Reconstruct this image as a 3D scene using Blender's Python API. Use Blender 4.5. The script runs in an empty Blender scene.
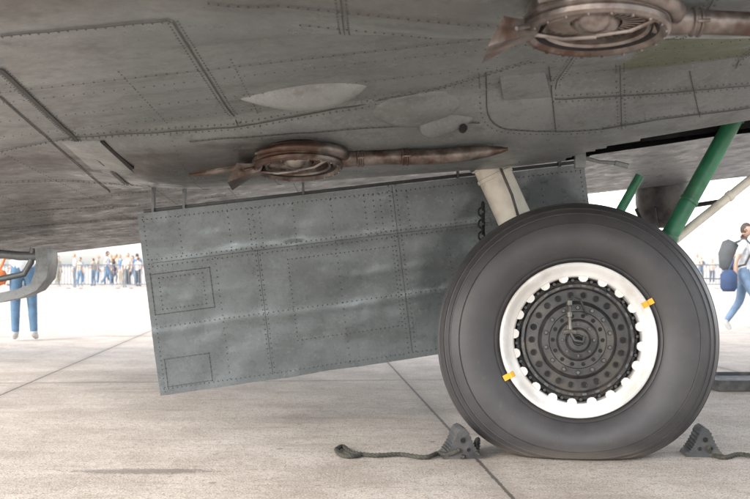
import bpy, bmesh, math, random
from mathutils import Vector, Matrix, noise
random.seed(7)
S=bpy.context.scene
COL=S.collection
F=1042.0; HZ=267.0; CX=375.0      # survey constants: camera 1 m above ground, looking along +Y
def W(u,v,d): return Vector(((u-CX)*d/F, d, 1.0-(v-HZ)*d/F))

# ------------------------------------------------------------ helpers
def link(o,parent=None):
    COL.objects.link(o)
    if parent is not None: o.parent=parent
    return o
def empty(name):
    e=bpy.data.objects.new(name,None); e.empty_display_size=.2; return link(e)
def mesh(name,verts,faces,mats,parent=None,smooth=False,midx=None,autos=None):
    me=bpy.data.meshes.new(name); me.from_pydata([tuple(v) for v in verts],[],faces); 
    if not isinstance(mats,(list,tuple)): mats=[mats]
    for m in mats: me.materials.append(m)
    if midx: me.polygons.foreach_set('material_index',midx)
    if smooth: me.polygons.foreach_set('use_smooth',[True]*len(me.polygons))
    me.update()
    o=bpy.data.objects.new(name,me); link(o,parent)
    if autos is not None:
        try: me.set_sharp_from_angle(angle=math.radians(autos))
        except Exception: pass
    return o
class MB:
    """mesh accumulator"""
    def __init__(s): s.v=[];s.f=[];s.m=[]
    def add(s,v,f,mi=0):
        b=len(s.v); s.v+=[Vector(p) for p in v]; s.f+=[tuple(i+b for i in q) for q in f]; s.m+=[mi]*len(f)
    def box(s,c,h,mi=0,M=None):
        v=[Vector((c[0]+a*h[0],c[1]+b*h[1],c[2]+e*h[2])) for a in(-1,1) for b in(-1,1) for e in(-1,1)]
        if M: v=[M@p for p in v]
        s.add(v,[(0,1,3,2),(4,6,7,5),(0,4,5,1),(2,3,7,6),(0,2,6,4),(1,5,7,3)],mi)
    def lathe(s,prof,n=48,mi=0,M=None,sq=1.0):
        """prof: (r,y) around Y axis"""
        v=[];f=[]
        for r,y in prof:
            for i in range(n):
                a=2*math.pi*i/n; p=Vector((r*math.cos(a),y,r*math.sin(a)*sq)); v.append(M@p if M else p)
        for j in range(len(prof)-1):
            for i in range(n):
                k=(i+1)%n; f.append((j*n+i,j*n+k,(j+1)*n+k,(j+1)*n+i))
        s.add(v,f,mi)
    def tube(s,pts,rad,n=10,mi=0,cap=True):
        pts=[Vector(p) for p in pts]
        if not isinstance(rad,(list,tuple)): rad=[rad]*len(pts)
        v=[];f=[];up=None
        for i,p in enumerate(pts):
            t=(pts[min(i+1,len(pts)-1)]-pts[max(i-1,0)]).normalized()
            if up is None:
                up=t.orthogonal().normalized()
            up=(up-t*up.dot(t)).normalized(); w=t.cross(up)
            for k in range(n):
                a=2*math.pi*k/n; v.append(p+(up*math.cos(a)+w*math.sin(a))*rad[i])
        for i in range(len(pts)-1):
            for k in range(n):
                q=(k+1)%n; f.append((i*n+k,i*n+q,(i+1)*n+q,(i+1)*n+k))
        if cap:
            f.append(tuple(range(n))[::-1]); f.append(tuple((len(pts)-1)*n+k for k in range(n)))
        s.add(v,f,mi)
    def obj(s,name,mats,parent=None,smooth=True,autos=35):
        return mesh(name,s.v,s.f,mats,parent,smooth,s.m,autos)

def mat(name): 
    m=bpy.data.materials.new(name); m.use_nodes=True; nt=m.node_tree
    b=nt.nodes['Principled BSDF']; return m,nt,b
def N(nt,t,**k):
    n=nt.nodes.new(t)
    for a,b in k.items(): setattr(n,a,b)
    return n
def math_(nt,op,a,b=None,c=None,clamp=False):
    n=N(nt,'ShaderNodeMath',operation=op,use_clamp=clamp)
    for i,x in enumerate((a,b,c)):
        if x is None: continue
        if isinstance(x,(int,float)): n.inputs[i].default_value=x
        else: nt.links.new(x,n.inputs[i])
    return n.outputs[0]
def noise_(nt,vec,scale,detail=4,rough=.55,dist=0,scl=None):
    if scl:
        mp=N(nt,'ShaderNodeMapping'); mp.inputs['Scale'].default_value=scl; nt.links.new(vec,mp.inputs[0]); vec=mp.outputs[0]
    n=N(nt,'ShaderNodeTexNoise'); n.inputs['Scale'].default_value=scale; n.inputs['Detail'].default_value=detail
    n.inputs['Roughness'].default_value=rough; n.inputs['Distortion'].default_value=dist
    nt.links.new(vec,n.inputs['Vector']); return n.outputs[0]
def ramp(nt,x,a,b,lo=0,hi=1):
    n=N(nt,'ShaderNodeMapRange',clamp=True); n.interpolation_type='SMOOTHSTEP'
    nt.links.new(x,n.inputs[0]); n.inputs[1].default_value=a;n.inputs[2].default_value=b;n.inputs[3].default_value=lo;n.inputs[4].default_value=hi
    return n.outputs[0]
def mix(nt,f,a,b,mode='MIX'):
    n=N(nt,'ShaderNodeMix',data_type='RGBA',blend_type=mode)
    for s,x in((n.inputs[0],f),(n.inputs[6],a),(n.inputs[7],b)):
        if isinstance(x,(int,float)): s.default_value=x
        elif isinstance(x,(tuple,list)): s.default_value=(*x[:3],1)
        else: nt.links.new(x,s)
    return n.outputs[2]
def bump(nt,b,h,strength=.3,dist=.01):
    n=N(nt,'ShaderNodeBump'); n.inputs['Strength'].default_value=strength; n.inputs['Distance'].default_value=dist
    nt.links.new(h,n.inputs['Height']); nt.links.new(n.outputs[0],b.inputs['Normal'])
def coords(nt):
    return N(nt,'ShaderNodeNewGeometry').outputs['Position']
def simple(name,col,rough=.5,metal=0,var=.25,scale=12,bmp=.0,dirt=None,amt=.75):
    m,nt,b=mat(name); P=coords(nt)
    n1=noise_(nt,P,scale,4,.6)
    c=mix(nt,ramp(nt,n1,.3,.7),tuple(x*(1-var) for x in col),tuple(min(1,x*(1+var)) for x in col))
    if dirt:
        c=mix(nt,ramp(nt,noise_(nt,P,scale*.35,5,.65),.46,.62,0,amt),c,dirt)
    nt.links.new(c,b.inputs['Base Color'])
    nt.links.new(ramp(nt,n1,.2,.8,rough*.75,min(1,rough*1.3)),b.inputs['Roughness'])
    b.inputs['Metallic'].default_value=metal
    if bmp: bump(nt,b,noise_(nt,P,scale*4,3),bmp,.004)
    return m

# ------------------------------------------------------------ materials
def paint(name,base,rough=.38,extra=True,wav=.5,streaky=1.0,cell=(.84,.8),axis='XY',metal=.15,mott=1.0):
    m,nt,b=mat(name); P=coords(nt)
    sep=N(nt,'ShaderNodeSeparateXYZ'); nt.links.new(P,sep.inputs[0]); X,Y,Z=sep.outputs
    big=noise_(nt,P,1.3,4,.6); streak=noise_(nt,P,3.0,5,.66,0,(.45,2.6,2.6)); fine=noise_(nt,P,55,2,.6); blot=noise_(nt,P,7,5,.72)
    c=mix(nt,ramp(nt,big,.3,.7),tuple(x*.82 for x in base),tuple(x*1.16 for x in base))
    # individual skin panels weather differently
    cb=N(nt,'ShaderNodeCombineXYZ'); B=Y if axis=='XY' else math_(nt,'ADD',Z,math_(nt,'MULTIPLY',X,-.1))
    nt.links.new(math_(nt,'FLOOR',math_(nt,'DIVIDE',X,cell[0])),cb.inputs[0]); nt.links.new(math_(nt,'FLOOR',math_(nt,'DIVIDE',B,cell[1])),cb.inputs[1])
    wn=N(nt,'ShaderNodeTexWhiteNoise',noise_dimensions='2D'); nt.links.new(cb.outputs[0],wn.inputs['Vector'])
    c=mix(nt,math_(nt,'MULTIPLY',wn.outputs['Value'],.22),c,tuple(x*.42 for x in base))
    c=mix(nt,ramp(nt,streak,.50,.72,0,.45*streaky),c,tuple(x*.5 for x in (base[0]*1.08,base[1]*.97,base[2]*.88)))
    c=mix(nt,ramp(nt,blot,.53,.68,0,.45*mott),c,(base[0]*.52,base[1]*.46,base[2]*.41))
    c=mix(nt,ramp(nt,blot,.40,.30,0,.3*mott),c,tuple(x*1.35 for x in base))
    c=mix(nt,ramp(nt,fine,.55,.72,0,.35),c,tuple(x*1.45 for x in base))
    c=mix(nt,ramp(nt,fine,.42,.30,0,.4),c,tuple(x*.5 for x in base))
    if extra:
        g=math_(nt,'MULTIPLY',ramp(nt,Y,4.4,7.0),ramp(nt,math_(nt,'ADD',X,math_(nt,'MULTIPLY',big,.8)),.0,-1.4))
        c=mix(nt,math_(nt,'MULTIPLY',g,.78),c,(.034,.025,.020))
        s=math_(nt,'MULTIPLY',ramp(nt,math_(nt,'ABSOLUTE',math_(nt,'SUBTRACT',math_(nt,'ADD',Y,math_(nt,'MULTIPLY',streak,.5)),5.55)),.42,.08),ramp(nt,X,-.3,-.6))
        c=mix(nt,math_(nt,'MULTIPLY',s,.8),c,(.030,.020,.015))
        s2=math_(nt,'MULTIPLY',ramp(nt,math_(nt,'ABSOLUTE',math_(nt,'SUBTRACT',math_(nt,'ADD',Y,math_(nt,'MULTIPLY',streak,.4)),3.25)),.30,.05),ramp(nt,X,.5,.2))
        c=mix(nt,math_(nt,'MULTIPLY',s2,.5),c,(.05,.038,.03))
        o=math_(nt,'MULTIPLY',ramp(nt,math_(nt,'ADD',X,math_(nt,'MULTIPLY',big,.5)),1.30,1.36),ramp(nt,math_(nt,'ADD',Y,math_(nt,'MULTIPLY',big,.35)),4.93,4.87))
        o=math_(nt,'MULTIPLY',o,ramp(nt,Y,3.9,3.92))
        c=mix(nt,math_(nt,'MULTIPLY',o,.85),c,(.105,.115,.06))
    nt.links.new(c,b.inputs['Base Color'])
    nt.links.new(ramp(nt,blot,.3,.7,rough*.75,rough*1.4),b.inputs['Roughness'])
    b.inputs['Metallic'].default_value=metal
    bump(nt,b,noise_(nt,P,4,2),wav,.014)
    return m
M_wing=paint('wing_grey_paint',(.192,.205,.207),rough=.34)
M_fus=paint('fuselage_grey_paint',(.165,.175,.178),extra=False)
M_flap=paint('flap_blue_grey_paint',(.158,.179,.188),rough=.30,extra=False,wav=1.0,streaky=.8,cell=(.52,.32),axis='XZ',metal=.35,mott=.6)
M_fair=paint('fairing_light_grey_paint',(.27,.285,.285),extra=False)
M_seam=simple('seam_dark',(.055,.055,.052),.7)
M_rivet=simple('rivet_metal',(.065,.065,.065),.5,.3)
def tyre_mat():
    m,nt,b=mat('tyre_rubber'); P=coords(nt)
    n1=noise_(nt,P,6,5,.6); n2=noise_(nt,P,60,3)
    c=mix(nt,ramp(nt,n1,.3,.7),(.038,.036,.038),(.052,.049,.050))
    c=mix(nt,ramp(nt,noise_(nt,P,30,6,.75),.55,.75,0,.35),c,(.10,.092,.085))
    sep=N(nt,'ShaderNodeSeparateXYZ'); nt.links.new(P,sep.inputs[0])
    c=mix(nt,ramp(nt,math_(nt,'ADD',sep.outputs[2],math_(nt,'MULTIPLY',n1,.08)),.14,.03,0,.6),c,(.19,.165,.14))
    nt.links.new(c,b.inputs['Base Color']); b.inputs['Roughness'].default_value=.48
    bump(nt,b,n2,.15,.002); return m
M_tyre=tyre_mat()
M_rim=simple('rim_white_paint',(.72,.71,.69),.4,0,.05,9,0,(.44,.40,.35),.5)
M_hub=simple('hub_dark_metal',(.045,.044,.045),.42,.35,.35,20,.15,(.09,.078,.066))
M_hub2=simple('hub_grey_metal',(.085,.084,.083),.4,.5,.3,25,.1)
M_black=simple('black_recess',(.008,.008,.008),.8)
M_brass=simple('valve_metal',(.17,.16,.14),.4,.7)
M_yel=simple('yellow_marker_tape',(.75,.40,.03),.5,0,.1)
M_cream=simple('strut_cream_paint',(.66,.62,.54),.4,0,.1,7,.05,(.38,.32,.25))
M_green=simple('strut_green_paint',(.03,.17,.085),.4,0,.25,9,.05,(.03,.09,.045))
M_rust=simple('rusty_exhaust_steel',(.175,.150,.135),.40,.75,.45,11,.35,(.075,.040,.027),.9)
M_rust2=simple('heat_tinted_steel',(.27,.24,.225),.36,.8,.35,13,.25,(.10,.062,.045),.85)
M_rubber=simple('chock_rubber',(.050,.050,.052),.65,.1,.3,18,.4,(.11,.10,.09))
M_rope=simple('rope_fibre',(.055,.052,.042),.9,0,.4,60,.4)
M_steel=simple('galvanised_steel',(.13,.16,.20),.5,.2)

# ------------------------------------------------------------ ground
def ground():
    m,nt,b=mat('concrete_apron'); P=coords(nt)
    sep=N(nt,'ShaderNodeSeparateXYZ'); nt.links.new(P,sep.inputs[0]); X,Y,_=sep.outputs
    n1=noise_(nt,P,1.7,6,.70)
    n2=noise_(nt,P,24,4,.7); n3=noise_(nt,P,110,1,.6)
    wob=math_(nt,'MULTIPLY',math_(nt,'SUBTRACT',n2,.5),.025)
    def joint(a,bk,off,sp):
        u=math_(nt,'ADD',math_(nt,'ADD',math_(nt,'MULTIPLY',X,a),math_(nt,'MULTIPLY',Y,bk)),math_(nt,'ADD',wob,-off+sp*200.5))
        fr=math_(nt,'FRACT',math_(nt,'DIVIDE',u,sp))
        return math_(nt,'MULTIPLY',math_(nt,'ABSOLUTE',math_(nt,'SUBTRACT',fr,.5)),sp)
    dj=math_(nt,'MINIMUM',joint(1,.072,.921,3.26),joint(-.072,1,9.2,6.1))
    c=mix(nt,ramp(nt,n1,.34,.64),(.42,.355,.30),(.60,.53,.465))
    c=mix(nt,ramp(nt,n2,.49,.66,0,.7),c,(.29,.225,.18))
    c=mix(nt,ramp(nt,n3,.54,.68,0,.55),c,(.74,.68,.61))
    c=mix(nt,ramp(nt,n3,.46,.34,0,.75),c,(.17,.135,.11))
    sc=noise_(nt,P,3,6,.74,0,(.3,2.4,1)); c=mix(nt,ramp(nt,sc,.50,.70,0,.5),c,(.28,.22,.18))
    c=mix(nt,ramp(nt,sc,.42,.30,0,.3),c,(.68,.62,.55))
    ex=math_(nt,'POWER',math_(nt,'DIVIDE',math_(nt,'SUBTRACT',X,-1.13),.33),2)
    ey=math_(nt,'POWER',math_(nt,'DIVIDE',math_(nt,'SUBTRACT',Y,5.1),.07),2)
    e=math_(nt,'ADD',math_(nt,'ADD',ex,ey),math_(nt,'MULTIPLY',math_(nt,'SUBTRACT',n2,.5),5.0))
    c=mix(nt,ramp(nt,e,1.4,.5,0,.65),c,(.13,.10,.085))
    vo=N(nt,'ShaderNodeTexVoronoi'); vo.inputs['Scale'].default_value=2.6; nt.links.new(P,vo.inputs['Vector'])
    c=mix(nt,ramp(nt,vo.outputs['Distance'],.08,.03,0,.6),c,(.13,.11,.10))
    c=mix(nt,ramp(nt,dj,.12,.02,0,.35),c,(.27,.225,.19))
    c=mix(nt,ramp(nt,dj,.013,.006,0,.85),c,(.06,.055,.042))
    nt.links.new(c,b.inputs['Base Color']); b.inputs['Roughness'].default_value=.85
    bump(nt,b,n2,.7,.006)
    L=1500
    mesh('ground',[(-L,-200,0),(L,-200,0),(L,2500,0),(-L,2500,0)],[(0,1,2,3)],m)
ground()

# ------------------------------------------------------------ aircraft
AC=empty('propeller_bomber_airplane')
def interp(x,T):
    if x<=T[0][0]: return T[0][1]
    for (a,p),(b,q) in zip(T,T[1:]):
        if x<=b:
            t=(x-a)/(b-a); t=t*t*(3-2*t) if (p==0 or q==0) else t; return p+(q-p)*t
    return T[-1][1]
B1=[(-1.9,0),(-.82,.17),(.66,.235),(1.19,.235),(1.98,.19),(3.4,.2)]
B2=[(-.8,0),(-.29,.08),(.276,.2),(1.15,.31),(3.4,.42)]
def plane(x,d): return 2.127-.074*d+.11*x
def zs(x,d):
    z=plane(x,d)
    t=abs(d-5.6)/.78
    if t<1: z-=interp(x,B1)*(1-t*t)**.8
    t=abs(d-3.12)/.55
    if t<1: z-=interp(x,B2)*(1-t*t)**.7
    return z
WELL=(1.04,2.6,5.42,6.05)
def te(d): return -(.37*d+.75)      # tapered trailing edge, cut short out of view to let light under
def le(d): return .36*d+.75         # tapered leading edge, also trimmed out of view so light reaches beneath
def build_wing():
    d0,d1,sd=2.0,9.3,.04; nx=190  # outboard wing left off near the camera, so more light comes in
    nd=int(round((d1-d0)/sd))
    v=[];f=[]
    for i in range(nx+1):
        for j in range(nd+1):
            d=d0+j*sd; x=te(d)+(le(d)-te(d))*i/nx
            w=noise.noise(Vector((x*2.1,d*2.1,3.)))*.003
            v.append((x,d,zs(x,d)+w))
    def id(i,j): return i*(nd+1)+j
    for i in range(nx):
        for j in range(nd):
            p=v[id(i,j)]; xc=p[0]+.02; dc=p[1]+sd/2
            a=(xc-WELL[0])/.35; dm=(WELL[2]+WELL[3])/2; hw=(WELL[3]-WELL[2])/2
            if WELL[0]<xc<WELL[1] and abs(dc-dm)<hw*math.sqrt(max(0,min(1,1-(1-min(a,1))**2))): continue
            f.append((id(i,j),id(i,j+1),id(i+1,j+1),id(i+1,j)))
    b=len(v); K=24
    for i in range(K+1):
        s=i/K; th=.025+.42*math.sin(math.pi*s**.7)**.9 if 0<s<1 else .025
        for j in(0,nd):
            d=d0+j*sd; x=te(d)+(le(d)-te(d))*s; v.append((x,d,plane(x,d)+th))
    for i in range(K): f.append((b+2*i,b+2*i+2,b+2*i+3,b+2*i+1))
    for j,o in((0,0),(nd,1)):
        for i in range(K):
            ia=round(i*nx/K); ib=round((i+1)*nx/K)
            f.append(tuple([id(k,j) for k in range(ia,ib+1)]+[b+2*(i+1)+o,b+2*i+o]))
    for i,bb in((0,b),(nx,b+2*K)):
        f.append(tuple([id(i,j) for j in range(nd+1)]+[bb+1,bb]))
    mesh('wing_and_nacelle_skin',v,f,M_wing,AC,True,None,40)
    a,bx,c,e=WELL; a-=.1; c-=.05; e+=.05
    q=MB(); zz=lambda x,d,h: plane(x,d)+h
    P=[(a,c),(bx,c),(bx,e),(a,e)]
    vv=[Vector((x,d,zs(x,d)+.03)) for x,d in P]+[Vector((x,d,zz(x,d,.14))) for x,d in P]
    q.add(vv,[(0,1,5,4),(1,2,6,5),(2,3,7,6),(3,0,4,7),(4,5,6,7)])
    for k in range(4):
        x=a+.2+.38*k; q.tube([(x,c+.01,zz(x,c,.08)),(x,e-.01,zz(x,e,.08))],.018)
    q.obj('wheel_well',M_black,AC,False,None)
build_wing()

def hit(u,v):
    d=2.4
    while d<9.3:
        x=(u-CX)*d/F; z=1-(v-HZ)*d/F
        if z>=zs(x,d): return Vector((x,d,zs(x,d)))
        d+=.01
    return None
RV=MB(); SM=MB()
def rivet(p,n,r=.0045,mb=None):
    mb=mb or RV
    n=n.normalized(); u=n.orthogonal().normalized(); w=n.cross(u)
    v=[p+(u*math.cos(k*math.pi/3)+w*math.sin(k*math.pi/3))*r for k in range(6)]+[p+n*r*.7]
    mb.add(v,[(k,(k+1)%6,6) for k in range(6)])
def surfline(pts,rows=(.0,),space=.03,seam=.003,r=.0042,surf=zs,edge=True):
    """pts (x,d) on wing surface; rows = lateral offsets of rivet rows"""
    dense=[]
    for (ax,ad),(bx,bd) in zip(pts,pts[1:]):
        L=math.hypot(bx-ax,bd-ad); n=max(1,int(L/.04))
        for k in range(n): dense.append((ax+(bx-ax)*k/n,ad+(bd-ad)*k/n))
    dense.append(pts[-1])
    if surf is zs: dense=[p for p in dense if te(p[1])+.03<p[0]<le(p[1])-.03]
    if len(dense)<2: return
    if seam:
        v=[];
        for i,(x,d) in enumerate(dense):
            a=dense[max(0,i-1)]; b=dense[min(len(dense)-1,i+1)]
            t=Vector((b[0]-a[0],b[1]-a[1])).normalized(); nn=Vector((-t.y,t.x))*seam
            for s in(-1,1):
                X=x+nn.x*s; D=d+nn.y*s; v.append((X,D,surf(X,D)-.0055))
        SM.add(v,[(2*i,2*i+1,2*i+3,2*i+2) for i in range(len(dense)-1)])
    for off in rows:
        acc=0
        for (ax,ad),(bx,bd) in zip(dense,dense[1:]):
            L=math.hypot(bx-ax,bd-ad)
            if L<1e-6: continue
            tx,td=(bx-ax)/L,(bd-ad)/L
            while acc<L:
                X=ax+tx*acc-td*off; D=ad+td*acc+tx*off
                rivet(Vector((X,D,surf(X,D)-.003)),Vector((0,-.3,-1)),r)
                acc+=space
            acc-=L
def photoline(uv,**k):
    pts=[]
    for (a,b),(c,d) in zip(uv,uv[1:]):
        n=max(2,int(math.hypot(c-a,d-b)/6))
        for i in range(n+(1 if (c,d)==uv[-1] else 0)):
            h=hit(a+(c-a)*i/n,b+(d-b)*i/n)
            if h and (not pts or math.hypot(h.x-pts[-1][0],h.y-pts[-1][1])<.45): pts.append((h.x,h.y))
    for _ in range(3):
        pts=[pts[0]]+[((a[0]+2*b[0]+c[0])/4,(a[1]+2*b[1]+c[1])/4) for a,b,c in zip(pts,pts[1:],pts[2:])]+[pts[-1]]
    if len(pts)>1: surfline(pts,**k)
D2=(-.018,.018)
photoline([(172,20),(238,124)],rows=D2,space=.035)
photoline([(72,136),(150,131),(235,126),(330,108),(430,90),(532,60)],rows=D2)
photoline([(0,68),(72,136),(142,196)],rows=D2,seam=.010)
photoline([(0,96),(50,140),(110,192)],rows=(.0,),seam=.004)
photoline([(0,150),(72,136)],rows=(.015,),seam=.003)
photoline([(0,34),(90,26),(170,19)],rows=(.02,),seam=.006)
photoline([(0,182),(60,180),(150,186)],rows=D2,seam=.006)
photoline([(0,212),(70,208),(140,205)],rows=(.0,),seam=.006)
photoline([(0,228),(140,218)],rows=(.0,),seam=.01)
photoline([(440,35),(447,88)],rows=(.0,))
photoline([(486,72),(487,118),(500,128),(560,131),(605,128)],rows=(.0,.03),seam=.0025)
photoline([(190,140),(380,126),(480,121)],rows=(.0,),seam=.0025)
photoline([(555,98),(660,92),(750,84)],rows=D2,seam=.0025)
photoline([(620,64),(622,128)],rows=D2,seam=.002)
photoline([(690,70),(700,116)],rows=(.0,),seam=.002)
photoline([(549,66),(556,130)],rows=(.0,),seam=.002)
photoline([(602,128),(660,118),(750,107)],rows=(-.02,),seam=.005)
photoline([(300,24),(420,36),(540,52)],rows=(.0,),seam=.0018)
for k in range(9):
    x=-3.9+.42*k; surfline([(x,3.9),(x,9.0)],rows=(.0,),space=.045,seam=0,r=.0038)
for k in range(5):
    d=6.6+.5*k; surfline([(-4.2,d),(-.9,d)],rows=(.0,),space=.045,seam=.003)
for d in(4.0,4.15,4.45,4.72): surfline([(-3,d),(2.2,d)],rows=(.0,),space=.04,seam=0 if d>4 else .002,r=.0036)
for x in(.84,1.68): surfline([(x,3.75),(x,4.85)],rows=D2,space=.035,seam=.002,r=.0036)
for d in(2.86,3.12): surfline([(-.5,d),(2.2,d)],rows=(.0,),space=.03,seam=.002)
for x in(-.1,.95,1.35): surfline([(x,2.75),(x,3.45)],rows=(-.015,.015),space=.03,seam=.002)

# ---- fairings on the wing
def blister(name,u0,v0,u1,v1,wid,hgt,m=M_fair,skew=1.0):
    a=hit(u0,v0); b=hit(u1,v1); L=(b-a).length; t=(b-a).normalized(); s=Vector((0,0,-1)).cross(t).normalized()
    q=MB(); v=[];f=[]; NA,NB=24,14
    for i in range(NA+1):
        s1=i/NA; env=math.sin(math.pi*s1**skew)**.7 if 0<s1<1 else 0
        for j in range(NB+1):
            an=math.pi*j/NB; off=math.cos(an)*wid*env; h=math.sin(an)*hgt*env
            p=a+t*L*s1+s*off; z=zs(p.x,p.y); v.append(Vector((p.x,p.y,z+.004-h)))
    for i in range(NA):
        for j in range(NB): k=i*(NB+1)+j; f.append((k,k+1,k+NB+2,k+NB+1))
    q.add(v,f); return q.obj(name,m,AC,True,60)
blister('landing_light_fairing',238,99,368,86,.13,.08,M_fair,1.25)
blister('cooler_duct_fairing',372,112,462,104,.12,.035,M_wing)
blister('drain_outlet_fairing',418,126,474,118,.06,.06,M_wing,.6)
p=hit(461,122); q=MB(); q.lathe([(0,-.0),(.014,0),(.019,.01),(.019,.06)],16,0,Matrix.Translation(p+Vector((.01,-.04,-.03)))); q.obj('drain_outlet_hole',M_black,AC)
def patch(name,uv,m,off=.008):
    ps=[hit(*a) for a in uv]; v=[p+Vector((0,0,-off)) for p in ps]+[p+Vector((0,0,.004)) for p in ps]; n=len(ps)
    return mesh(name,v,[tuple(range(n))]+[(i,(i+1)%n,n+(i+1)%n,n+i) for i in range(n)],m,AC)
patch('access_hatch_panel',[(62,140),(100,140),(130,168),(92,168)],M_fair)
patch('access_hatch_opening',[(100,140),(104,140),(134,167),(130,168)],M_black,.009)
patch('inspection_panel',[(100,168),(130,168),(150,186),(122,188)],M_fus)
patch('doubler_plate',[(500,76),(545,72),(551,96),(504,100)],M_wing,.003)
patch('doubler_plate_lower',[(640,95),(688,92),(696,112),(646,116)],M_wing,.003)

# ---- fuselage
def fuselage():
    q=MB(); v=[];f=[];n=64; xs=[-9,-7,-5,-3,-1,0,1,2,3,4,5,6]
    for x in xs:
        r=1.1 if x>-4 else 1.1-.07*(-4-x)
        zc=1.513+.111*x+1.1+ (0 if x>-4 else .04*(-4-x))
        for k in range(n):
            a=2*math.pi*k/n; v.append((x,10.1+r*math.sin(a),zc-r*math.cos(a)))
    for i in range(len(xs)-1):
        for k in range(n): f.append((i*n+k,i*n+(k+1)%n,(i+1)*n+(k+1)%n,(i+1)*n+k))
    f.append(tuple(range(n))); f.append(tuple((len(xs)-1)*n+k for k in range(n))[::-1])
    q.add(v,f); q.obj('fuselage',M_fus,AC,True,50)
    def fz(x,d): return 1.513+.111*x+1.1-math.sqrt(max(.01,1.1**2-(d-10.1)**2))
    for x in(-3.6,-3.0,-2.4,1.7,2.2,2.7,3.2): surfline([(x,9.35),(x,10.3)],rows=D2,space=.05,seam=.004,surf=fz,r=.006)
    surfline([(-4.5,9.7),(4,9.7)],rows=D2,space=.06,seam=.004,surf=fz,r=.006)
fuselage()
# ventral turret
q=MB(); c=W(662,200,9.6); T=Matrix.Translation(c)@Matrix.Rotation(math.pi/2,4,'X')
q.lathe([(.0,-.26),(.10,-.25),(.18,-.20),(.23,-.10),(.24,0),(.24,.25)],32,0,T)
for k in range(6):
    a=k*math.pi/3; q.tube([T@Vector((.1*math.cos(a),-.255,.1*math.sin(a))),T@Vector((.19*math.cos(a),-.2,.19*math.sin(a))),T@Vector((.245*math.cos(a),-.08,.245*math.sin(a)))],.012)
q.tube([c+Vector((.1,-.1,-.08)),c+Vector((.5,-.25,-.02))],.02)
q.tube([c+Vector((.1,.1,-.08)),c+Vector((.5,.05,-.02))],.02)
q.obj('ventral_turret',M_hub,AC)
# boarding step frame under the rear fuselage
q=MB()
path=[W(46,248,8.2),W(47,262,8.2),W(45,276,8.2),W(38,287,8.2),W(24,293,8.2),W(0,298,8.2),W(-40,303,8.2)]
v=[];f=[]
for i,p in enumerate(path):
    t=(path[min(i+1,6)]-path[max(0,i-1)]).normalized(); nn=Vector((-t.z,0,t.x))*(.05 if i<3 else .035)
    for o in(-1,1):
        for y in(-.12,.12): v.append(p+nn*o+Vector((0,y,0)))
for i in range(6):
    a=4*i;b=a+4
    f+=[(a,a+1,b+1,b),(a+2,b+2,b+3,a+3),(a,b,b+2,a+2),(a+1,a+3,b+3,b+1)]
f+=[(0,2,3,1),(24,25,27,26)]
q.add(v,f); 
q.tube([W(33,248,8.2),W(31,262,8.2),W(24,274,8.2),W(0,279,8.2),W(-40,282,8.2)],.025)
q.tube([W(-40,255,8.2),W(0,254,8.2),W(20,256,8.2),W(40,256,8.2)],.035)
q.obj('boarding_step_frame',M_fus,AC,True,40)

# ---- flap
FL=[W(137,214,6.2),W(584,164,6.2),W(160,396,6.42),W(604,330,6.42)]
DINGS=[(random.random(),random.random(),random.uniform(.02,.06),random.uniform(-.006,.008)) for _ in range(50)]
def fp(u,v):
    a=FL[0].lerp(FL[1],u); b=FL[2].lerp(FL[3],u); p=a.lerp(b,v)
    w=noise.noise(Vector((u*7,v*2.4,1)))*.018+noise.noise(Vector((u*16,v*6,5)))*.009
    for vv in(.26,.47,.64): w+= -.0075*math.exp(-((v-vv-.03*noise.noise(Vector((u*5,vv,3))))/.026)**2)*max(0,(.5+1.4*noise.noise(Vector((u*4,vv*9,0)))))
    for du,dv,rr,hh in DINGS: 
        k=((u-du)*2.5)**2+((v-dv)*1.1)**2
        if k<rr*rr*4: w+=hh*math.exp(-k/(rr*rr))
    w+=.014*noise.noise(Vector((u*11,0,7)))*max(0,v-.85)/.15      # bent lower edge
    q=p+Vector((0,w,0)); q.z+=.008*noise.noise(Vector((u*9,0,2)))*max(0,v-.9)/.1
    return q
nu,nv=220,90; v=[];f=[]
FG=[[fp(i/nu,j/nv) for j in range(nv+1)] for i in range(nu+1)]
for s in(0,1):
    for i in range(nu+1):
        for j in range(nv+1): v.append(FG[i][j]+Vector((0,.028*s,0)))
K=(nu+1)*(nv+1)
for i in range(nu):
    for j in range(nv):
        a=i*(nv+1)+j; f.append((a,a+1,a+nv+2,a+nv+1)); f.append((K+a,K+a+nv+1,K+a+nv+2,K+a+1))
for i in range(nu):
    for j in(0,nv): a=i*(nv+1)+j; b=a+nv+1; f.append((a,b,K+b,K+a))
for j in range(nv):
    for i in(0,nu): a=i*(nv+1)+j; f.append((a,a+1,K+a+1,K+a))
mesh('landing_flap',v,f,M_flap,AC,True,None,50)
FR=MB(); FS=MB()
def fline(a,b,rows=(0,),space=.028,seam=0,r=.0042):
    pa=fp(*a);pb=fp(*b);L=(pb-pa).length;n=int(L/space)
    du,dv=b[0]-a[0],b[1]-a[1]; 
    for off in rows:
        ou,ov=(off/2.5,0) if abs(dv)>abs(du) else (0,off/1.1)
        for k in range(n+1):
            t=k/n; rivet(fp(a[0]+du*t+ou,a[1]+dv*t+ov)+Vector((0,-.001,0)),Vector((0,-1,-.2)),r,FR)
    if seam:
        n=max(4,int(L/.02)); vv=[]
        for k in range(n+1):
            t=k/n; p=fp(a[0]+du*t,a[1]+dv*t)+Vector((0,-.003,0)); o=Vector((seam,0,0)) if abs(dv)>abs(du) else Vector((0,0,seam))
            vv+=[p-o,p+o]
        FS.add(vv,[(2*i,2*i+1,2*i+3,2*i+2) for i in range(n)])
for v0 in(.035,.965): fline((.01,v0),(.99,v0))
fline((.012,.02),(.012,.98)); fline((.99,.02),(.99,.98))
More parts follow.
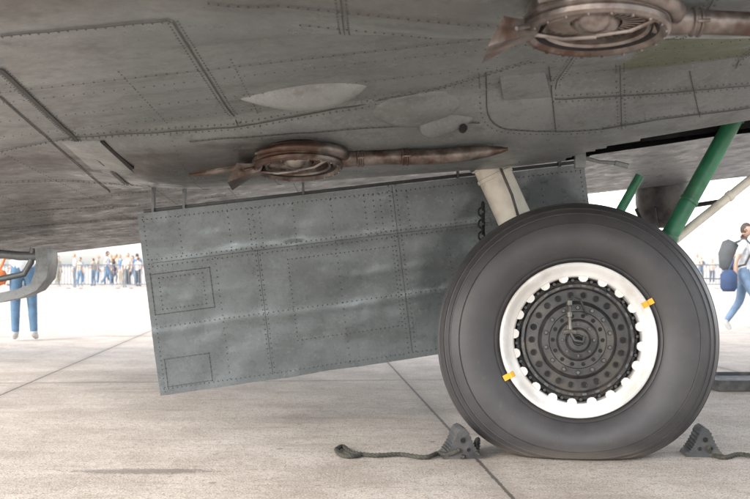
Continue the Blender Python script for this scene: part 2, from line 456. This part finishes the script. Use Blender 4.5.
fline((.02,.27),(.98,.27),(-.02,.02),.03,.0012)
fline((.02,.62),(.98,.62),(0,),.03,0)
for u0 in(.09,.2,.255,.345,.43,.54,.6,.7,.8,.9): fline((u0,.04),(u0,.27),(0,),.035)
for u0 in(.245,.27,.505,.525): fline((u0,.04),(u0,.26),(0,),.03)
fline((.255,.27),(.255,.96),(-.012,.012),.03,.0012)
fline((.57,.0),(.57,.96),(-.02,.02),.03,.0016)
for u0 in(.16,.43,.68): fline((u0,.28),(u0,.96),(0,),.04)
def fpan(a,b,c,d,seam):
    ps=[(a,b),(c,b),(c,d),(a,d)]
    for p,q_ in zip(ps,ps[1:]+ps[:1]): fline(p,q_,(0,),.026,seam)
fpan(.012,.33,.145,.55,.002); fpan(.03,.355,.128,.525,0)
fpan(.02,.80,.12,.955,.0015)
fpan(.32,.34,.555,.80,0)
FR.obj('flap_rivets',M_rivet,AC,False,None); FS.obj('flap_seams',M_seam,AC,False,None)
q=MB()
for u0 in(.03,.1,.37,.72,.95):
    p=fp(u0,0); top=zs(p.x,p.y+.07)+.02
    q.box((p.x,p.y+.09,(p.z+top)/2-.02),(.007,.03,abs(top-p.z)/2+.04))
q.tube([fp(.0,.0)+Vector((.02,.09,.02)),fp(1,0)+Vector((-.02,.09,.02))],.011)
q.obj('flap_hinges',M_fus,AC)

RV.obj('skin_rivets',M_rivet,AC,False,None); SM.obj('skin_seams',M_seam,AC,False,None)

# ---- turbo-supercharger exhausts
def turbo(name,org,sc,pitch,roll):
    T=Matrix.Translation(org)@Matrix.Rotation(-pitch,4,'Y')@Matrix.Rotation(roll,4,'X')@Matrix.Scale(sc,4)
    Z2Y=Matrix.Rotation(math.pi/2,4,'X')  # lathe Y- -> Z-
    q=MB(); A=T@Z2Y
    q.lathe([(.222,-.03),(.235,-.045),(.250,-.045),(.260,-.034),(.262,-.018),(.256,-.008),(.264,.0),(.264,.012),(.25,.02),(.247,.06),(.2,.10)],64,0,A)
    q.lathe([(.222,-.03),(.205,-.01),(.195,.03),(.15,.05),(.0,.05)],56,2,A)
    q.lathe([(.0,-.035),(.04,-.033),(.07,-.02),(.085,.0),(.09,.05)],32,1,A)
    q.lathe([(.178,-.02),(.19,-.028),(.197,-.015),(.19,.03),(.178,.03),(.178,-.02)],48,1,A)
    for k in range(36):
        a=2*math.pi*k/36
        M=T@Matrix.Rotation(a,4,'Z')@Matrix.Translation((.135,0,.008))@Matrix.Rotation(.6,4,'X')
        q.box((0,0,0),(.043,.012,.002),0,M)
    for s in(-1,1):
        q.tube([T@Vector((.28*math.cos(a),s*.258*math.sin(a),.025)) for a in [x*.1*math.pi for x in range(0,9)]],[r*sc for r in(.03,.034,.034,.032,.030,.028,.024,.018,.010)],12,0)
    q.tube([T@Vector((-.26,0,-.035)),T@Vector((-.12,0,-.055)),T@Vector((.0,0,-.045))],.010*sc,8,1)
    q.tube([T@Vector((.0,0,-.042)),T@Vector((.1,-.1,-.055)),T@Vector((.17,-.18,-.04))],.008*sc,8,1)
    xs=[(.20,.040),(.25,.052),(.31,.050),(.34,.045),(.346,.054),(.352,.054),(.356,.048),(.366,.048),(.370,.054),(.378,.054),(.384,.045),(.5,.044),(.6,.044),(.606,.052),(.614,.052),(.618,.046),(.626,.046),(.63,.052),(.638,.052),(.644,.044),(.8,.047),(.9,.047),(1.0,.043),(1.1,.034),(1.18,.02),(1.22,.008)]
    q.tube([T@Vector((x,.012*math.sin(x*3),.012+.006*math.sin(x*5)+(max(0,x-.8))*.05)) for x,r in xs],[r*sc for x,r in xs],20,0)
    for xx in(.361,.622): q.tube([T@Vector((xx-.012,-.058,.0)),T@Vector((xx+.03,-.062,.0))],.006*sc,6,1)
    v=[];
    ringd=[(-.20,.035,.028),(-.26,.045,.03),(-.36,.095,.052),(-.37,.100,.056)]
    for (x,w,h) in ringd+[(-.37,.092,.048),(-.22,.03,.02)]:
        for yy,zz in((-w,-h),(w,-h),(w,h),(-w,h)): v.append(T@Vector((x+zz*.5,yy,zz-.02+(x+.2)*.28)))
    f=[]
    for i in range(5):
        for k in range(4): f.append((i*4+k,i*4+(k+1)%4,(i+1)*4+(k+1)%4,(i+1)*4+k))
    f.append((20,21,22,23)); q.add(v,f,0)
    q.tube([T@Vector((-.24,-.06,-.03)),T@Vector((-.3,-.11,-.06))],.008*sc,6,1)
    for k in range(20):
        a=2*math.pi*k/20; c=T@Vector((.243*math.cos(a),.243*math.sin(a),-.046)); q.lathe([(0,-.004),(.005,-.004),(.006,.01)],6,0,Matrix.Translation(c)@Z2Y)
    q.obj(name,[M_rust,M_rust2,M_black],AC,True,35)
turbo('turbocharger_exhaust',W(298,163,5.2),.86,.04,-.16)
turbo('turbocharger_exhaust_outboard',W(596,24,2.95),.79,-.02,-.10)
q=MB()
q.tube([Vector((x,d,zs(x,d)-.005)) for x,d in [(-.95,5.35),(-.8,5.3),(-.6,5.26),(-.5,5.25)]],[.008,.02,.024,.02]); q.obj('exhaust_shroud',M_rust,AC)

# ---- landing gear
LG=AC
WC=Vector((1.078,5.62,.609)); 
WM=Matrix.Translation(WC)@Matrix.Rotation(math.radians(-6.5),4,'Z')@Matrix.Rotation(math.radians(-3.2),4,'X')
def wheel():
    q=MB()
    half=[(.385,-.14),(.395,-.185),(.405,-.205),(.42,-.222),(.428,-.226),(.432,-.222),(.436,-.226),(.45,-.236),(.50,-.252),(.545,-.258),(.59,-.254),(.615,-.247),(.618,-.243),(.622,-.246),(.645,-.234),
          (.664,-.222),(.667,-.213),(.673,-.212),(.676,-.216),(.693,-.198),(.696,-.188),(.702,-.186),(.705,-.190),(.718,-.170),(.729,-.145),(.730,-.135),(.734,-.132),(.738,-.128),(.743,-.085),(.737,-.08),(.737,-.07),(.746,-.065),(.747,-.02),(.740,-.018)]
    half=[(r if r<.45 else .45+(r-.45)*.975,y) for r,y in half]
    prof=half+[(r,-y) for r,y in reversed(half)]
    q.lathe(prof,200,0)
    for p in q.v:
        # tyre carries load: sections below the hub shorten smoothly
        r=math.hypot(p.x,p.z)
        if p.z<0 and r>.41:
            k=(-p.z/r)**3*(r-.41)/.33
            p.z*=1-.105*k
            p.y*=1+.05*k
            p.x*=1+.02*k
        elif r>.41: p.z*=.992
    q.v=[WM@p for p in q.v]
    for p in q.v:
        if p.z<.02: p.z=.002+.018*math.exp((p.z-.02)/.018)
    q.obj('tyre',M_tyre,LG,True,25)
    q=MB()
    q.lathe([(.385,-.10),(.398,-.185),(.404,-.222),(.400,-.232),(.390,-.236),(.378,-.230),(.366,-.214),(.348,-.204),(.336,-.200),(.330,-.192),(.328,-.165),(.326,-.11)],128,0,WM)
    for k in range(20):      # inward lugs
        M=WM@Matrix.Rotation(2*math.pi*(k+.3)/20,4,'Y')
        pts=[(.338,-.026),(.318,-.023),(.307,-.014),(.304,0),(.307,.014),(.318,.023),(.338,.026)]
        v=[M@Vector((r,-.196,s)) for r,s in pts]+[M@Vector((r,-.165,s)) for r,s in pts]; n=7
        q.add(v,[tuple(range(n))]+[(i,(i+1)%n,n+(i+1)%n,n+i) for i in range(n)],0)
    q.obj('wheel_rim',M_rim,LG,True,30)
    q=MB()
    q.lathe([(.333,-.115),(.316,-.10),(.300,-.10),(.298,-.160),(.291,-.172),(.276,-.174),(.270,-.166),(.266,-.152),(.205,-.158),(.198,-.166),(.192,-.188),(.184,-.197),(.150,-.199),(.146,-.190),(.11,-.190),(.104,-.205),(.096,-.212),(.066,-.216),(.060,-.235),(.052,-.244),(.030,-.246),(.026,-.235),(0,-.235)],96,0,WM)
    for k in range(20):
        M=WM@Matrix.Rotation(2*math.pi*(k+.8)/20,4,'Y')
        q.lathe([(0,-.012),(.009,-.012),(.011,0),(.011,.02)],6,1,M@Matrix.Translation((.314,-.115,0)))
    for k in range(22):
        M=WM@Matrix.Rotation(2*math.pi*k/22,4,'Y')@Matrix.Translation((.236,-.160,0))
        q.lathe([(0,0),(.0125,0)],14,2,M); q.lathe([(.0125,0),(.015,-.002),(.017,0),(.017,.006)],14,0,M)
    for k in range(14):
        M=WM@Matrix.Rotation(2*math.pi*(k+.5)/14,4,'Y')@Matrix.Translation((.168,-.199,0))
        q.lathe([(0,-.014),(.009,-.014),(.012,-.010),(.012,.003)],6,1,M)
    for k in range(14):
        M=WM@Matrix.Rotation(2*math.pi*k/14,4,'Y')@Matrix.Translation((.128,-.191,0))
        q.lathe([(0,0),(.011,0)],12,2,M)
    for k in range(8):
        M=WM@Matrix.Rotation(2*math.pi*k/8,4,'Y')@Matrix.Translation((.081,-.216,0))
        q.lathe([(0,-.012),(.007,-.012),(.008,-.002),(.008,.003)],6,1,M)
    for k in range(26):
        M=WM@Matrix.Rotation(2*math.pi*k/26,4,'Y'); q.box((.284,-.176,0),(.006,.006,.012),1,M)
    q.lathe([(0,-.236),(.022,-.236)],20,2,WM)
    q.obj('wheel_hub',[M_hub,M_hub2,M_black],LG,True,30)
    q=MB(); L=lambda x,z,y=-.25: WM@Vector((x,y,z))
    q.tube([L(-.045,.20,-.22),L(-.045,.16,-.235),L(-.045,.11,-.25),L(-.043,.04,-.258)],.009,8,0)
    for z in(.19,.13,.06): q.tube([L(-.045,z-.012,-.242),L(-.045,z+.012,-.238)],.016,8,0)
    q.tube([L(-.015,.04),L(-.045,.045,-.258),L(-.075,.04)],.013,8,0)
    q.tube([L(-.045,.19,-.22),L(-.03,.225,-.235),L(.01,.21,-.24),L(.03,.16,-.235),L(.045,.13,-.21)],.006,6,1)
    q.tube([L(-.045,.05),L(-.02,.0,-.26),L(.02,-.01,-.262),L(.03,.02,-.255)],.011,8,1)
    q.obj('tyre_valve_and_brake_hose',[M_brass,M_hub],LG)
    q=MB()
    for ang in(28.5,208):
        a=math.radians(ang); rows=[(.372,-.2235),(.379,-.2335),(.390,-.2395),(.401,-.2355),(.408,-.2255),(.424,-.2285),(.434,-.229)]
        v=[]
        for r,y in rows:
            for s in(-.015,.015):
                v.append(WM@Vector((r*math.cos(a)-s*math.sin(a),y-.002,r*math.sin(a)+s*math.cos(a))))
        q.add(v,[(2*i,2*i+1,2*i+3,2*i+2) for i in range(len(rows)-1)])
    q.obj('tyre_slip_marks',M_yel,LG)
wheel()
def cyl(name,a,b,r,m,collars=(),n=24):
    q=MB(); a=Vector(a);b=Vector(b); q.tube([a,b],r,n,0)
    for t,l,k in collars:
        c=a.lerp(b,t); t_=(b-a).normalized(); q.tube([c-t_*l,c-t_*l*.8,c+t_*l*.8,c+t_*l],[r*k*.96,r*k,r*k,r*k*.96],n,0)
    return q.obj(name,m,LG,True,30)
hubp=WM@Vector((0,.38,0))
cyl('oleo_strut',W(483,150,6.02),hubp,.100,M_cream,[(.06,.03,1.14),(.14,.012,1.08),(.42,.02,1.12)])
cyl('axle',WM@Vector((0,-.1,0)),WM@Vector((0,.42,0)),.06,M_hub2)
cyl('retraction_strut',W(745,100,6.0),W(655,262,6.0),.050,M_green,[(.1,.02,1.15),(.62,.012,1.10),(.85,.02,1.12)])
cyl('drag_strut',W(800,140,6.1),W(660,252,6.1),.026,M_cream,[(.5,.015,1.2)])
cyl('torque_link',W(640,176,6.15),W(606,236,6.15),.027,M_green)
q=MB()
for k in range(7):
    c=W(483-(k%2)*1.5,206+k*6,5.93); 
    q.tube([c+Vector((.018*math.cos(a)*(1 if k%2 else .4),.018*math.cos(a)*(.3 if k%2 else 1),.024*math.sin(a))) for a in [i*math.pi/5 for i in range(11)]],.006,6)
q.obj('downlock_chain',M_black,LG)
q=MB()
q.box(W(580,160,5.9),(.030,.02,.045)); q.tube([W(585,158,5.9),W(600,162,5.9),W(618,163,5.9)],.011); q.tube([W(615,163,5.9),W(628,166,5.9)],.016)
q.tube([W(560,140,6.0),W(580,152,5.92)],.025)
q.obj('uplock_bracket',M_fair,LG)
q=MB(); q.tube([W(470,150,6.0),W(505,148,6.0)],.13,24); q.obj('trunnion_housing',M_fus,LG)
q=MB(); q.tube([W(497,160,5.88),W(512,195,5.86),W(520,222,5.9)],.008,8); q.obj('brake_line',M_hub,LG)

# ------------------------------------------------------------ chocks and rope
def chock(name,c,rot,s=1.0):
    E=empty(name)
    prof=[(-.125,0),(-.120,.016),(-.108,.024)]
    def arc(x0,z0,x1,z1,n,sg):
        out=[]
        for k in range(n):
            t=k/n; x=x0+(x1-x0)*t; z=z0+(z1-z0)*t+ -.014*math.sin(math.pi*t)
            out+= [(x,z),(x+(x1-x0)/n*.5+sg*.006,z+(z1-z0)/n*.5+.004)]
        return out
    prof+=arc(-.100,.03,-.030,.165,7,-1)+[(-.024,.180),(0,.192),(.024,.180)]+arc(.030,.165,.100,.03,7,1)+[(.108,.024),(.120,.016),(.125,0)]
    T=Matrix.Translation(c)@Matrix.Rotation(rot,4,'Z')@Matrix.Scale(s,4)
    n=len(prof); q=MB(); L=.11
    v=[T@Vector((x,-L,z+.001)) for x,z in prof]+[T@Vector((x,L,z+.001)) for x,z in prof]
    q.add(v,[tuple(range(n))[::-1],tuple(range(n,2*n))]+[(i,(i+1)%n,n+(i+1)%n,n+i) for i in range(n)],0)
    for x,z,r in((0,.115,.017),(-.035,.055,.012),(.035,.055,.012)):
        q.lathe([(r*1.35,0),(r*1.2,-.004),(r,-.003),(r,.0)],16,0,T@Matrix.Translation((x,-L,z)))
        q.lathe([(0,-.001),(r,-.001)],16,1,T@Matrix.Translation((x,-L,z)))
    q.obj('rubber_wedge',[M_rubber,M_black],E,False,None)
    return E
def rope(name,pts,r=.011,parent=None):
    P=[Vector(p) for p in pts]; out=[]
    for i in range(len(P)-1):
        p0=P[max(i-1,0)];p1=P[i];p2=P[i+1];p3=P[min(i+2,len(P)-1)]
        for k in range(24):
            t=k/24; out.append(.5*((2*p1)+(p2-p0)*t+(2*p0-5*p1+4*p2-p3)*t*t+(3*p1-p0-3*p2+p3)*t**3))
    q=MB()
    for s in range(3):
        pp=[]
        for i,p in enumerate(out):
            t=(out[min(i+1,len(out)-1)]-out[max(i-1,0)]).normalized(); u=t.cross(Vector((0,0,1))).normalized(); w=t.cross(u)
            a=i*.55+s*2.094; pp.append(p+(u*math.cos(a)+w*math.sin(a))*r*.55)
        q.tube(pp,r*.62,7)
    o=q.obj(name,M_rope,parent)
    return o
c1=chock('wheel_chock',Vector((.45,5.52,0)),math.radians(6),.84)
c2=chock('wheel_chock',Vector((1.745,5.56,0)),math.radians(-6),.80)
g=lambda u,v: Vector(((u-CX)*(F/(v-HZ))/F,F/(v-HZ),.014))
rope('rope',[g(336,452),g(343,449),g(352,455),g(375,458),(g(400,457)),g(425,460),g(438,456),g(448,459)+Vector((0,0,.01)),Vector((.44,5.41,.05))],.011,c1)
rope('rope',[g(336,452),g(340,457),g(350,459),g(362,457)],.011,c1)
rope('rope_tail',[Vector((.53,5.40,.03)),g(478,447)+Vector((0,0,.03)),g(472,452),g(462,460)],.011,c1)
rope('rope',[Vector((1.74,5.44,.06)),g(712,457),g(725,460),g(740,457),g(765,460),g(790,458)],.011,c2)
q=MB(); c=W(760,388,8.6)
q.box((c.x,8.7,.035),(.42,.35,.03)); q.box((c.x,8.36,.07),(.43,.012,.02)); q.box((c.x,9.04,.07),(.43,.012,.02)); q.box((c.x-.42,8.7,.07),(.012,.33,.02)); q.box((c.x+.42,8.7,.07),(.012,.33,.02))
q.obj('low_black_tray',M_rubber,None,False,None)  # low black slab with a raised rim, flat on the ground

# ------------------------------------------------------------ people
def body(pose):
    """returns verts, faces, region (0 skin,1 top,2 trousers,3 shoes,4 hair) in local space, facing -Y"""
    J=dict(pel=(0,0,.95),sp=(0,0,1.12),ch=(0,0,1.32),nk=(0,.01,1.47),hd=(0,-.01,1.56),
      ls=(-.17,0,1.41),le=(-.25,.03,1.13),lw=(-.25,-.06,.90),rs=(.17,0,1.41),re=(.25,.03,1.13),rw=(.25,-.06,.90),
      lh=(-.09,0,.90),lk=(-.10,-.02,.50),la=(-.10,.03,.09),lt=(-.11,-.13,.04),rh=(.09,0,.90),rk=(.10,-.02,.50),ra=(.10,.03,.09),rt=(.11,-.13,.04))
    J.update(pose)
    R=dict(pel=.135,sp=.12,ch=.14,nk=.058,hd=.06,ls=.062,le=.045,lw=.03,rs=.062,re=.045,rw=.03,lh=.10,lk=.070,la=.052,lt=.040,rh=.10,rk=.070,ra=.052,rt=.040)
    Eg=[('pel','sp'),('sp','ch'),('ch','nk'),('nk','hd'),('ch','ls'),('ls','le'),('le','lw'),('ch','rs'),('rs','re'),('re','rw'),('pel','lh'),('lh','lk'),('lk','la'),('la','lt'),('pel','rh'),('rh','rk'),('rk','ra'),('ra','rt')]
    ks=list(J); me=bpy.data.meshes.new('sk'); me.from_pydata([J[k] for k in ks],[(ks.index(a),ks.index(b)) for a,b in Eg],[])
    o=bpy.data.objects.new('sk',me); COL.objects.link(o)
    md=o.modifiers.new('s','SKIN'); sv=me.skin_vertices[0].data
    for i,k in enumerate(ks):
        r=R[k]; sv[i].radius=(r*1.15,r*.85) if k in('pel','sp','ch') else (r,r)
        sv[i].use_root=(k=='pel')
    md.use_smooth_shade=True
    o.modifiers.new('b','SUBSURF').levels=2
    bpy.context.view_layer.update(); dg=bpy.context.evaluated_depsgraph_get()
    em=bpy.data.meshes.new_from_object(o.evaluated_get(dg))
    V=[v.co.copy() for v in em.vertices]; Fc=[tuple(p.vertices) for p in em.polygons]
    bpy.data.objects.remove(o); 
    JV={k:Vector(J[k]) for k in J}; Rg=[]
    def segd(p,a,b):
        t=max(0,min(1,(p-a).dot(b-a)/max(1e-9,(b-a).length_squared))); return (p-(a+(b-a)*t)).length,t
    for f in Fc:
        c=sum((V[i] for i in f),Vector())/len(f)
        best=min(((segd(c,JV[a],JV[b])[0]-(R[a]+R[b])/2*.8,a,b) for a,b in Eg)); a,b=best[1],best[2]; t=segd(c,JV[a],JV[b])[1]
        if a in('nk',) : r=0
        elif b in('le','re'): r=1 if t<.6 else 0
        elif b in('lw','rw'): r=0
        elif b in('lk','rk','lh','rh'): r=2
        elif b in('la','ra'): r=2 if t<.9 else 3
        elif b in('lt','rt'): r=3
        elif b=='nk': r=1 if t<.75 else 0
        else: r=1 if c.z>JV['pel'].z-.01 else 2
        Rg.append(r)
    q=MB(); q.v=V;q.f=Fc;q.m=Rg
    hc=JV['hd']+ (JV['hd']-JV['nk']).normalized()*.07+Vector((0,-.01,0))
    n,m=20,14; vv=[];ff=[];rr=[]
    for i in range(m+1):
        ph=math.pi*i/m
        for k in range(n):
            a=2*math.pi*k/n; x=.075*math.sin(ph)*math.cos(a); y=.095*math.sin(ph)*math.sin(a); z=.118*math.cos(ph)
            if z<0: x*=1+z*2.2; y*=1+z*1.2
            if y<-.07 and abs(x)<.02 and -.04<z<.015: y-=.022
            vv.append(hc+Vector((x,y,z)))
    for i in range(m):
        for k in range(n): 
            ff.append((i*n+k,i*n+(k+1)%n,(i+1)*n+(k+1)%n,(i+1)*n+k)); c=vv[ff[-1][0]]-hc; rr.append(4 if (c.z>.055 or (c.y>.0 and c.z>-.05)) else 0)
    b=len(q.v); q.v+=vv; q.f+=[tuple(i+b for i in f) for f in ff]; q.m+=rr
    for s in(-1,1):
        q.lathe([(0,-.012),(.018,-.008),(.022,.006),(.012,.014)],8,0,Matrix.Translation(hc+Vector((s*.077,.005,0)))@Matrix.Rotation(math.pi/2,4,'Z'))
        q.lathe([(0,-.005),(.010,0)],8,4,Matrix.Translation(hc+Vector((s*.03,-.086,.012))))
    q.tube([hc+Vector((-.022,-.088,-.045)),hc+Vector((.022,-.088,-.045))],.005,6,0)
    for e,w in(('le','lw'),('re','rw')):
        t=(JV[w]-JV[e]).normalized(); side=Vector((0,-1,0)); side=(side-t*side.dot(t)).normalized(); p=JV[w]
        q.tube([p-t*.01,p+t*.03,p+t*.07,p+t*.09],[.028,.034,.036,.028],8,0)
        for k,(o,l) in enumerate(((-.027,.065),(-.009,.078),(.009,.073),(.027,.055))):
            a=p+t*.08+side*o; q.tube([a,a+t*l*.5,a+t*l*.9+t.cross(side)*.015],[.009,.008,.006],6,0)
        a=p+t*.03+side*-.03; q.tube([a,a+t*.03-side*.022,a+t*.06-side*.026],[.011,.010,.007],6,0)
    return q
def cloth(n,c): return simple(n,c,.85,0,.2,9,.1)
M_skin=simple('skin',(.46,.30,.23),.55,0,.08)
M_hair=simple('hair_dark',(.05,.035,.025),.7); M_hairb=simple('hair_fair',(.32,.22,.12),.7)
M_jean=cloth('denim_blue',(.09,.17,.27)); M_jeanl=cloth('denim_light',(.13,.20,.30)); M_white=cloth('cloth_white',(.58,.60,.62)); M_navy=cloth('cloth_navy',(.06,.07,.10))
M_shoe=cloth('shoe_white',(.45,.45,.45)); M_dshoe=cloth('shoe_dark',(.06,.05,.05)); M_orange=cloth('bag_orange',(.65,.18,.05)); M_blueb=cloth('bag_blue',(.035,.06,.13)); M_grey=cloth('cloth_grey',(.07,.075,.08)); M_khaki=cloth('cloth_khaki',(.36,.31,.24))
def person(name,loc,head,pose,mats,extra=None,s=1.0):
    q=body(pose)
    if extra: extra(q)
    T=Matrix.Translation(loc)@Matrix.Rotation(head,4,'Z')@Matrix.Scale(s,4)
    q.v=[T@p for p in q.v]
    return q.obj(name,mats,None,True,60)
walk=dict(lk=(-.10,-.20,.52),la=(-.10,-.16,.10),lt=(-.11,-.32,.06),rk=(.10,.06,.50),ra=(.10,.28,.16),rt=(.11,.20,.04),le=(-.25,.12,1.15),lw=(-.24,.12,.92),re=(.25,-.08,1.15),rw=(.22,-.24,.98))
pose2=dict(la=(-.14,.03,.09),lt=(-.18,-.12,.04),lk=(-.12,-.04,.5),rw=(.12,-.24,1.12),re=(.25,-.02,1.15))
def bagL(q):
    q.tube([(.12,-.16,1.44),(.2,-.17,1.2),(.30,-.06,.95)],.018,6,5)
    q.tube([(.31,-.12,.86),(.31,-.09,.86),(.31,.05,.86),(.31,.08,.86)],[.08,.12,.12,.08],8,5)
def pack(q):
    q.tube([(0,.20,.98),(0,.22,1.05),(0,.23,1.25),(0,.20,1.42),(0,.18,1.46)],[.08,.15,.16,.13,.06],10,5)
    for s in(-1,1): q.tube([(s*.12,.14,1.42),(s*.13,-.02,1.49),(s*.12,-.15,1.35),(s*.15,-.02,1.08),(s*.12,.12,1.04)],.018,6,5)
    q.tube([(-.30,.22,1.0),(-.30,.22,.93),(-.30,.22,.72),(-.30,.22,.66)],[.06,.13,.13,.09],10,6)
    q.tube([(-.15,.02,1.44),(-.26,.12,1.2),(-.30,.22,.98)],.015,6,6)
dL=14.1
person('standing_person',Vector(((23-CX)*dL/F,dL,0)),math.radians(200),pose2,[M_skin,M_white,M_jean,M_shoe,M_hairb,M_orange],bagL)
dR=15.8
person('walking_person',Vector(((744-CX)*dR/F,dR,0)),math.radians(70),walk,[M_skin,M_white,M_jeanl,M_shoe,M_hair,M_grey,M_blueb],pack,.96)

# crowd behind the barrier
bases=[body({}),body(pose2),body(walk)]
tops=[M_white,M_navy,M_grey,M_khaki,M_white,M_blueb,M_jeanl,M_white,M_jean]; bots=[M_jean,M_navy,M_khaki,M_grey,M_jeanl]
cm=[M_skin]+tops+bots+[M_shoe,M_dshoe,M_hair,M_hairb]
CR=MB()
for i in range(62):
    b=random.choice(bases); x=random.uniform(-20,-10.5) if i<50 else random.uniform(11,21); y=random.uniform(49.5,62)
    T=Matrix.Translation((x,y,0))@Matrix.Rotation(random.uniform(-3,3),4,'Z')@Matrix.Scale(random.uniform(.80,1.04),4)
    mp={0:0,1:1+random.randrange(9),2:10+random.randrange(5),3:15+random.randrange(2),4:17+random.randrange(2)}
    o=len(CR.v); CR.v+=[T@p for p in b.v]; CR.f+=[tuple(k+o for k in f) for f in b.f]; CR.m+=[mp[m] for m in b.m]
CR.obj('crowd',cm,None,True,None)
# crowd-control barriers
q=MB()
for k in range(-10,11):
    x0=k*2.3; x1=x0+2.2; y=48+.05*(k%3)
    q.tube([(x0,y,.05),(x0,y,1.0),(x0+.08,y,1.1),(x1-.08,y,1.1),(x1,y,1.0),(x1,y,.05)],.03,8)
    q.tube([(x0,y,.2),(x1,y,.2)],.022,6)
    for j in range(1,15): xx=x0+2.2*j/15; q.tube([(xx,y,.2),(xx,y,1.1)],.016,5)
    for xx in(x0+.25,x1-.25): q.box((xx,y,.02),(.02,.28,.015))
q.obj('crowd_barrier',M_steel,None)
# rope line on posts, right
q=MB()
P_=[(4.6+ i*2.4,17.5+i*.3) for i in range(5)]
for x,y in P_: q.tube([(x,y,0),(x,y,.95)],.02,8,0); q.lathe([(0,.04),(.08,.03),(.14,.0)],16,0,Matrix.Translation((x,y,0))@Matrix.Rotation(math.pi/2,4,'X'))
for a,b in zip(P_,P_[1:]): q.tube([(a[0]+(b[0]-a[0])*t/8,a[1]+(b[1]-a[1])*t/8,.92-.12*math.sin(math.pi*t/8)) for t in range(9)],.012,6,0)
q.obj('rope_barrier',M_steel,None)

# ------------------------------------------------------------ light (bright haze)
az=(-.76,-.65); el=math.radians(30)
w=bpy.data.worlds.new('World'); S.world=w; w.use_nodes=True; nt=w.node_tree; bg=nt.nodes['Background']
sk=N(nt,'ShaderNodeTexSky',sky_type='NISHITA'); sk.sun_disc=False; sk.sun_elevation=el; sk.sun_rotation=math.atan2(az[0],az[1])
sk.air_density=1.0; sk.dust_density=2.0; sk.ozone_density=1.0
hs=N(nt,'ShaderNodeHueSaturation'); hs.inputs['Saturation'].default_value=.25
nt.links.new(sk.outputs[0],hs.inputs['Color']); nt.links.new(hs.outputs[0],bg.inputs['Color']); bg.inputs['Strength'].default_value=.62
L=bpy.data.lights.new('sun','SUN'); L.energy=1.4; L.angle=math.radians(25); L.color=(1,.95,.88)
so=bpy.data.objects.new('sun',L); link(so)
dv=Vector((az[0]*math.cos(el),az[1]*math.cos(el),math.sin(el))); so.rotation_euler=dv.to_track_quat('Z','Y').to_euler()

cam=bpy.data.cameras.new('camera'); co=bpy.data.objects.new('camera',cam); link(co); co.location=(0,0,1.0); co.rotation_euler=(math.pi/2,0,0)
cam.lens=50.0; cam.sensor_width=36; cam.shift_y=.0233; cam.clip_end=5000; cam.clip_start=.05
cam.dof.use_dof=True; cam.dof.focus_distance=5.5; cam.dof.aperture_fstop=5.0
S.camera=co
S.view_settings.view_transform='Standard'; S.view_settings.look='None'; S.view_settings.exposure=0
